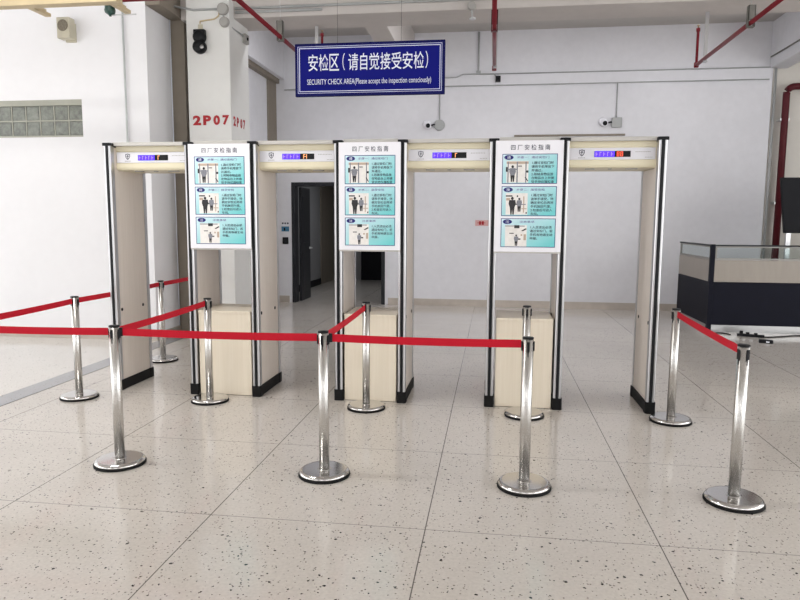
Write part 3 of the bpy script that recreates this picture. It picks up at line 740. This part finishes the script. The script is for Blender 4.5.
o = empty('wall_notice', (1.26, YB, 1.50), 'small pink and red notice on the back wall seen through the third gate', 'notice')
MB().box(-.13, .13, -.006, 0, 0, .105).build('notice_plate', M['pink'], o)
MB().box(-.06, -.02, -.008, -.006, .02, .085).box(-.01, .03, -.008, -.006, .02, .085).box(-.09, .06, -.008, -.006, .05, .06).build('red_marks', M['stencil'], o)
o = empty('switch_sticker', (-2.49, YB, 1.37), 'blue and black sticker above the light switch beside the doorway', 'sticker')
MB().box(-.075, .075, -.004, 0, 0, .095).build('sticker_sheet', M['blue_sticker'], o)
q = MB()
for xx in (-.05, .0, .05): q.box(xx - .016, xx + .016, -.003, 0, .14, .17)
q.build('printed_marks', M['ink'], o)
MB().box(-.03, .0, -.006, -.004, .015, .07).build('black_symbol', M['black'], o)
o = empty('light_switch', (-2.485, YB, 1.13), 'black light switch box beside the doorway frame', 'switch')
MB().box(-.055, .055, -.03, 0, 0, .13).build('switch_box', M['black'], o, bevel=.006)
MB().box(-.03, .03, -.038, -.03, .03, .1).build('rocker', M['dark'], o, bevel=.003)

tag(MB().tube([(6.035, 6.0, 4.36), (6.035, 9.1, 4.36)], .012, 8).build('beam_conduit', M['bracket']), 'dark thin conduit along the side of the right-hand ceiling beam', 'conduit')
# dark red pipe at the right-hand end of the back wall
o = empty('fire_riser_pipe', (6.30, 9.0, 0), 'dark red fire pipe rising behind the counter and turning right', 'pipe')
MB().tube(fillet([(6.30, 9.05, 0), (6.30, 9.05, 3.86), (9.9, 9.05, 3.86)], .14, 6), .056, 20).build('pipe_run', M['darkred'], o, (-6.30, -9.0, 0))
for z in (1.9, 3.3): MB().box(-.075, .075, .04, .205, z, z + .04).build('pipe_clamp', M['galv'], o)
tag(MB().tube([(6.14, YB - .02, .14), (6.14, YB - .02, 4.18)], .02, 10).build('wall_conduit', M['conduit']), 'grey vertical conduit beside the dark red pipe', 'conduit')
tag(MB().box(6.70, 6.95, 9.20, 9.212, 2.32, 2.52).build('red_plaque', M['stencil'], bevel=.002), 'red plaque on the cream wall above the dark screen, cut by the right edge', 'plaque')

# ------------------------------------------------------------------ reception counter
CX, CY, CR, CB = 4.555, 6.80, 9.6, 8.42; T_ = .05
o = empty('reception_counter', (CX, CY, 0), 'navy and beige reception counter with a glazed top strip at the right', 'counter')
def run(front):
    """one wing as boxes: given two extents it returns a helper that places a slab in that wing"""
    if front: return lambda m, a, b, z0, z1, d0=0, d1=T_: m.box(a, b, d0, d1, z0, z1)
    return lambda m, a, b, z0, z1, d0=0, d1=T_: m.box(d0, d1, a, b, z0, z1)
for front, L0, L1, cuts in ((True, .06, CR - CX, (1.72, 3.4)), (False, .06, CB - CY, ())):
    R = run(front); nm = 'front_panel' if front else 'side_panel'
    m = MB(); R(m, L0, L1, .11, .73); p = m.build(nm, M['navy'], o, bevel=.003)
    m = MB(); R(m, L0, L1, .735, 1.045, .004, T_ - .004); m.build('beige_band', M['cbeige'], p)
    m = MB(); R(m, L0, L1, 0, .11, .012, T_ - .012); m.build('kick_plate', M['kick'], p)
    ed = [L0] + list(cuts) + [L1]
    for i in range(len(ed) - 1):
        a, b = ed[i], ed[i + 1]
        m = MB()
        R(m, a, b, 1.05, 1.075, .01, .04); R(m, a, b, 1.225, 1.245, .01, .04); R(m, a, a + .025, 1.075, 1.225, .01, .04); R(m, b - .025, b, 1.075, 1.225, .01, .04)
        fr = m.build('glazing_frame', M['grey'], o)
        m = MB(); R(m, a + .025, b - .025, 1.075, 1.225, .022, .028); m.build('glass_pane', M['glass'], fr)
    m = MB(); R(m, L0 - .06 * (not front), L1, 1.245, 1.265, -.005, T_ + .01); m.build('top_rail', M['dark'], o, bevel=.003)
MB().box(-.002, .06, -.002, .06, 0, 1.27).build('corner_post', M['navy'], o, bevel=.004)
MB().box(T_, CR - CX, T_, .70, .72, .75).box(T_, .65, .70, CB - CY, .72, .75).build('worktop', M['cbeige'], o)
MB().box(.50, .53, .12, .60, 0, .72).box(.10, .60, CB - CY - .06, CB - CY - .03, 0, .72).box(CR - CX - .05, CR - CX, T_, .65, 0, .72).build('support_panel', M['navy'], o)

# dark screen on a stand behind the counter glass, seen from behind
o = empty('display_screen', (6.17, 7.28, .75), 'large dark screen on a silver stand behind the counter, cut by the right edge', 'screen')
MB().prism([(-.56, 1.49), (.56, 1.49), (.46, .68), (-.46, .68)], 0, .06, 'y').build('screen_housing', M['void'], o, bevel=.006)
for xx in (-.40, .40): MB().box(xx - .035, xx + .035, .005, .04, .02, .70).build('stand_leg', M['alu'], o, bevel=.004)
MB().box(-.50, .50, -.10, .16, 0, .02).build('stand_foot', M['dark'], o, bevel=.004)

# cables on the floor in front of the counter
o = empty('power_strip', (5.05, 6.50, 0), 'black power strip and plugs lying on the floor in front of the counter', 'power strip')
MB().box(-.17, .17, -.03, .03, 0, .035).build('strip_body', M['black'], o, bevel=.008)
q = MB()
for xx, hh in ((-.12, .075), (-.04, .06), (.06, .055)): q.box(xx - .02, xx + .025, -.02, .02, .035, hh)
q.build('plug', M['rubber'], o, bevel=.006)
o.rotation_euler.z = -.35
o = empty('power_adapter', (5.06, 6.0, 0), 'small black power adapter on the floor nearer than the strip', 'adapter')
MB().box(-.085, .085, -.04, .04, 0, .045).build('adapter_body', M['black'], o, bevel=.012)
MB().box(.0, .04, -.041, -.04, .012, .032).build('adapter_label', M['signwhite'], o)
o.rotation_euler.z = -.3
pth = [(4.62, 6.70, .008), (4.75, 6.73, .008), (4.82, 6.60, .008)]
tag(MB().tube(fillet(pth, .04), .008, 8).build('power_cable', M['rubber']), 'short black cable running from the counter corner to the power strip', 'cable')
pth = [(5.15, 6.42, .008), (5.40, 6.50, .008), (5.7, 6.66, .008), (6.3, 6.70, .008), (7.4, 6.72, .008)]
tag(MB().tube(fillet(pth, .08), .008, 8).build('power_cable', M['rubber']), 'black cable curving from the power strip to the right along the counter foot', 'cable')

# ------------------------------------------------------------------ light
wd = bpy.data.worlds.new('daylight'); bpy.context.scene.world = wd; wd.use_nodes = True
bg = wd.node_tree.nodes['Background']; bg.inputs[0].default_value = (.985, .985, .985, 1); bg.inputs[1].default_value = 3.3
def area(name, loc, size, energy, rot, col=(1, 1, 1), spread=None):
    l = bpy.data.lights.new(name, 'AREA'); l.shape = 'RECTANGLE'; l.size, l.size_y = size; l.energy = energy; l.color = col
    if spread: l.spread = spread
    o = bpy.data.objects.new(name, l); C.objects.link(o); o.location = loc; o.rotation_euler = rot
    return o
area('unseen_overhead_light', (-1.9, .5, 4.3), (1.2, .3), 60, (math.radians(15), 0, 0), (1, .98, .94))
for X, e in ((-1.2, 20), (1.4, 24), (4.0, 20), (7.5, 8)): area('unseen_overhead_light', (X, 6.35, 4.75), (1.3, .25), e, (math.radians(15), 0, 0), (.97, .97, 1))  # added fill hidden behind the beam, brightens the back wall; no fixtures there
area('corridor_fill_light', (-1.3, 11.5, 2.85), (.6, .3), 14, (0, 0, 0), (.95, .97, 1))  # added fill under the corridor ceiling, lifts the dark wall there

vs = bpy.context.scene.view_settings
vs.view_transform = 'Standard'; vs.look = 'None'; vs.gamma = 1; vs.use_curve_mapping = False; vs.exposure = 0.0
